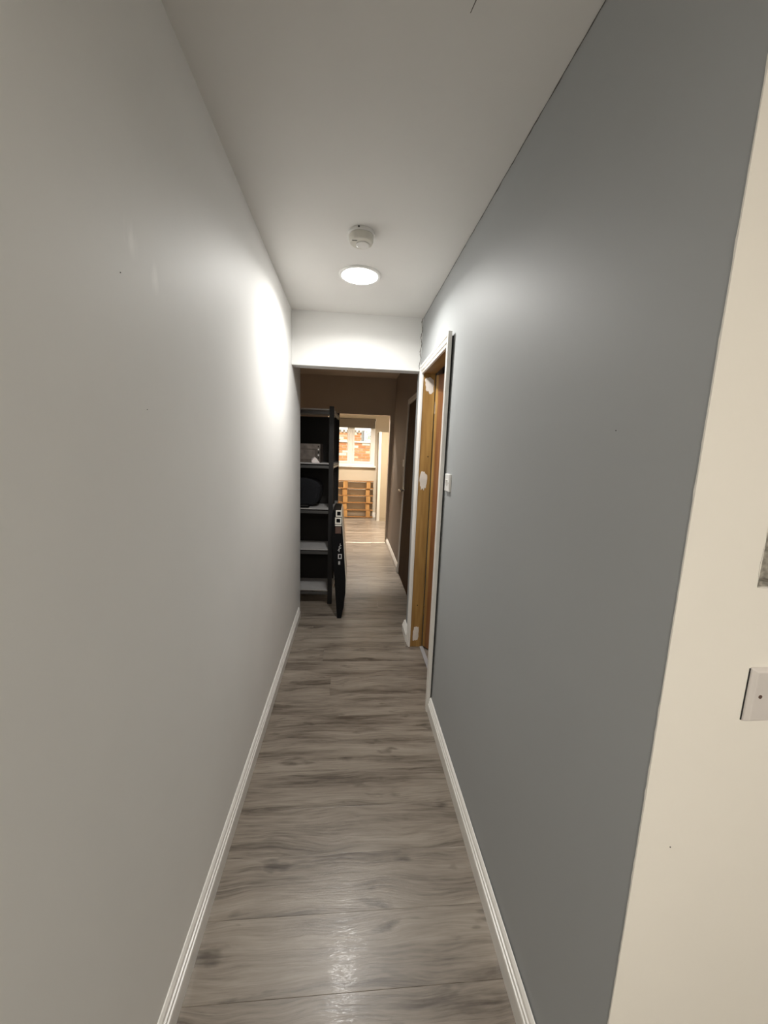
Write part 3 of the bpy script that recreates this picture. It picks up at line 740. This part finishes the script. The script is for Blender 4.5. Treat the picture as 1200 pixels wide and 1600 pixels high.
for xx in (-0.826, 0.517):
    obj('bracket', B(xx - 0.004, xx + 0.006, -0.03, 0.069, 2.100, 2.160), M['upvc'], bl, bevel=0.002)

pal = tag(empty('pallet', (0, 8.40, 0)), 'pale wooden pallet standing on edge below the window', 'pallet')
PX0, PX1 = -0.72, 0.500
zs_ = [0.022, 0.176, 0.340, 0.495, 0.655, 0.812]
for i, z in enumerate(zs_):
    obj('slat', B(PX0, PX1 - (0.0 if i else 0.0), 0.0, 0.115, z - 0.015, z), M['pallet'], pal, bevel=0.0015)
for i, (za, zb) in enumerate(zip(zs_[:-1], zs_[1:])):
    for (xa, xb) in ((-0.640, -0.545), (-0.175, -0.075), (0.335, 0.425)):
        dx = 0.012 if i % 2 == 0 else 0.0
        yo = 0.004 if i % 2 == 0 else 0.022
        obj('block', B(xa + dx, xb + dx, yo, yo + 0.085, za + 0.0006, zb - 0.0156), M['palletz'], pal, bevel=0.002)

cp = tag(empty('tall_cupboard', (0.75, 8.02, 0)), 'tall cream cupboard right of the window', 'cupboard')
obj('carcass', B(-0.185, 0.40, 0.02, 0.45, 0.0, 1.86), M['cupboard'], cp, bevel=0.002)
obj('door', B(-0.128, 0.40, 0.0, 0.019, 0.062, 1.855), M['cupboard'], cp, bevel=0.003)
tag(obj('edge_strip', B(-0.190, -0.130, -0.004, 0.0195, 0.0, 1.862), M['cupedge'], cp, bevel=0.004), 'white upright edge strip')
obj('plinth', B(-0.128, 0.40, 0.004, 0.019, 0.0, 0.058), M['cupboard'], cp, bevel=0.001)

# ------------------------------------------------------------------ yard outside the window
struct(obj('ground', B(-6, 7, YF + 0.26, 18, -0.3, -0.1), M['paving']), 'pale paving of the yard outside the window', 'ground')
gw = struct(empty('wall_yard', (0, 11.3, 0)), 'sunlit red brick wall across the yard outside the window', 'wall')
TOPZ = 1.70
bm = bmesh.new(); box(bm, -2.5, 3.2, 0.008, 0.24, -0.1, TOPZ)
obj('mortar_bed', bm, M['mortar'], gw)
bk = obj('brick', B(0, 0.215, 0, 0.10, 0, 0.065), M['brick'], gw, bevel=0.003, seg=1); bdata = bk.data; first = True
def brick(parent, x, y, z):
    global first
    if first: o = bk; first = False
    else:
        o = bpy.data.objects.new('brick', bdata); COL.objects.link(o)
    o.parent = parent; o.location = (x, y + random.uniform(-0.004, 0.003), z); return o
zc = 0.80; rw = 0
while zc + 0.065 < TOPZ + 0.001:
    x = -1.15 + (0.1125 if rw % 2 else 0)
    while x < 1.1:
        brick(gw, x, 0, zc); x += 0.225
    zc += 0.075; rw += 1
obj('coping', B(-2.5, 3.2, -0.03, 0.27, TOPZ + 0.0005, TOPZ + 0.045), M['render'], gw, bevel=0.006)
hb = tag(empty('brick_house', (0, 13.2, 0)), 'orange brick house with a cream toothed band behind the yard wall', 'house')
obj('facade', B(-3.0, 0.42, 0.008, 0.9, -0.1, 2.15), M['mortar'], hb)
zc = 1.62
bh = None
while zc + 0.065 < 2.12:
    x = -1.5 + (0.1125 if rw % 2 else 0)
    while x < 0.20:
        o = brick(hb, x, 0, zc); x += 0.225
    zc += 0.075; rw += 1
obj('band', B(-3.0, 0.45, -0.05, 0.9, 2.15, 2.25), M['render'], hb)
for k in range(16):
    xk = -1.6 + k * 0.125
    obj('dentil', B(xk, xk + 0.06, -0.045, 0.002, 2.085, 2.149), M['render'], hb)
obj('parapet', B(-3.0, 0.45, -0.02, 0.9, 2.251, 2.9), M['render'], hb)
obj('downpipe', lathe(bmesh.new(), [(0.035, -0.1), (0.035, 2.14)], (0.36, -0.045, 0), 'z', 16), M['pipe'], hb)
# shrub beside the house
shb = tag(empty('shrub', (0.85, 12.4, -0.1)), 'pale leafy shrub above the yard wall beside the house', 'shrub')
obj('stem', lathe(bmesh.new(), [(0.03, 0), (0.022, 1.0), (0.012, 1.9)], (0, 0, 0), 'z', 10), M['pipe'], shb)
bm = bmesh.new(); r = random.Random(5)
for k in range(420):
    a, b_ = r.uniform(0, 6.28), r.uniform(-1, 1); q = r.random() ** 0.4
    cpt = Vector((0.42 * q * math.cos(a), 0.35 * q * math.sin(a), 1.85 + 0.42 * q * b_))
    rot = Matrix.Rotation(r.uniform(0, 6.28), 3, Vector((r.uniform(-1, 1), r.uniform(-1, 1), r.uniform(-1, 1))).normalized())
    vs2 = [bm.verts.new(cpt + rot @ Vector(p)) for p in ((-0.035, 0, 0), (0, -0.018, 0.004), (0.04, 0, 0), (0, 0.018, 0.004))]
    bm.faces.new(vs2)
me = obj('foliage', bm, M['leaf'], shb); me['kind'] = 'stuff'
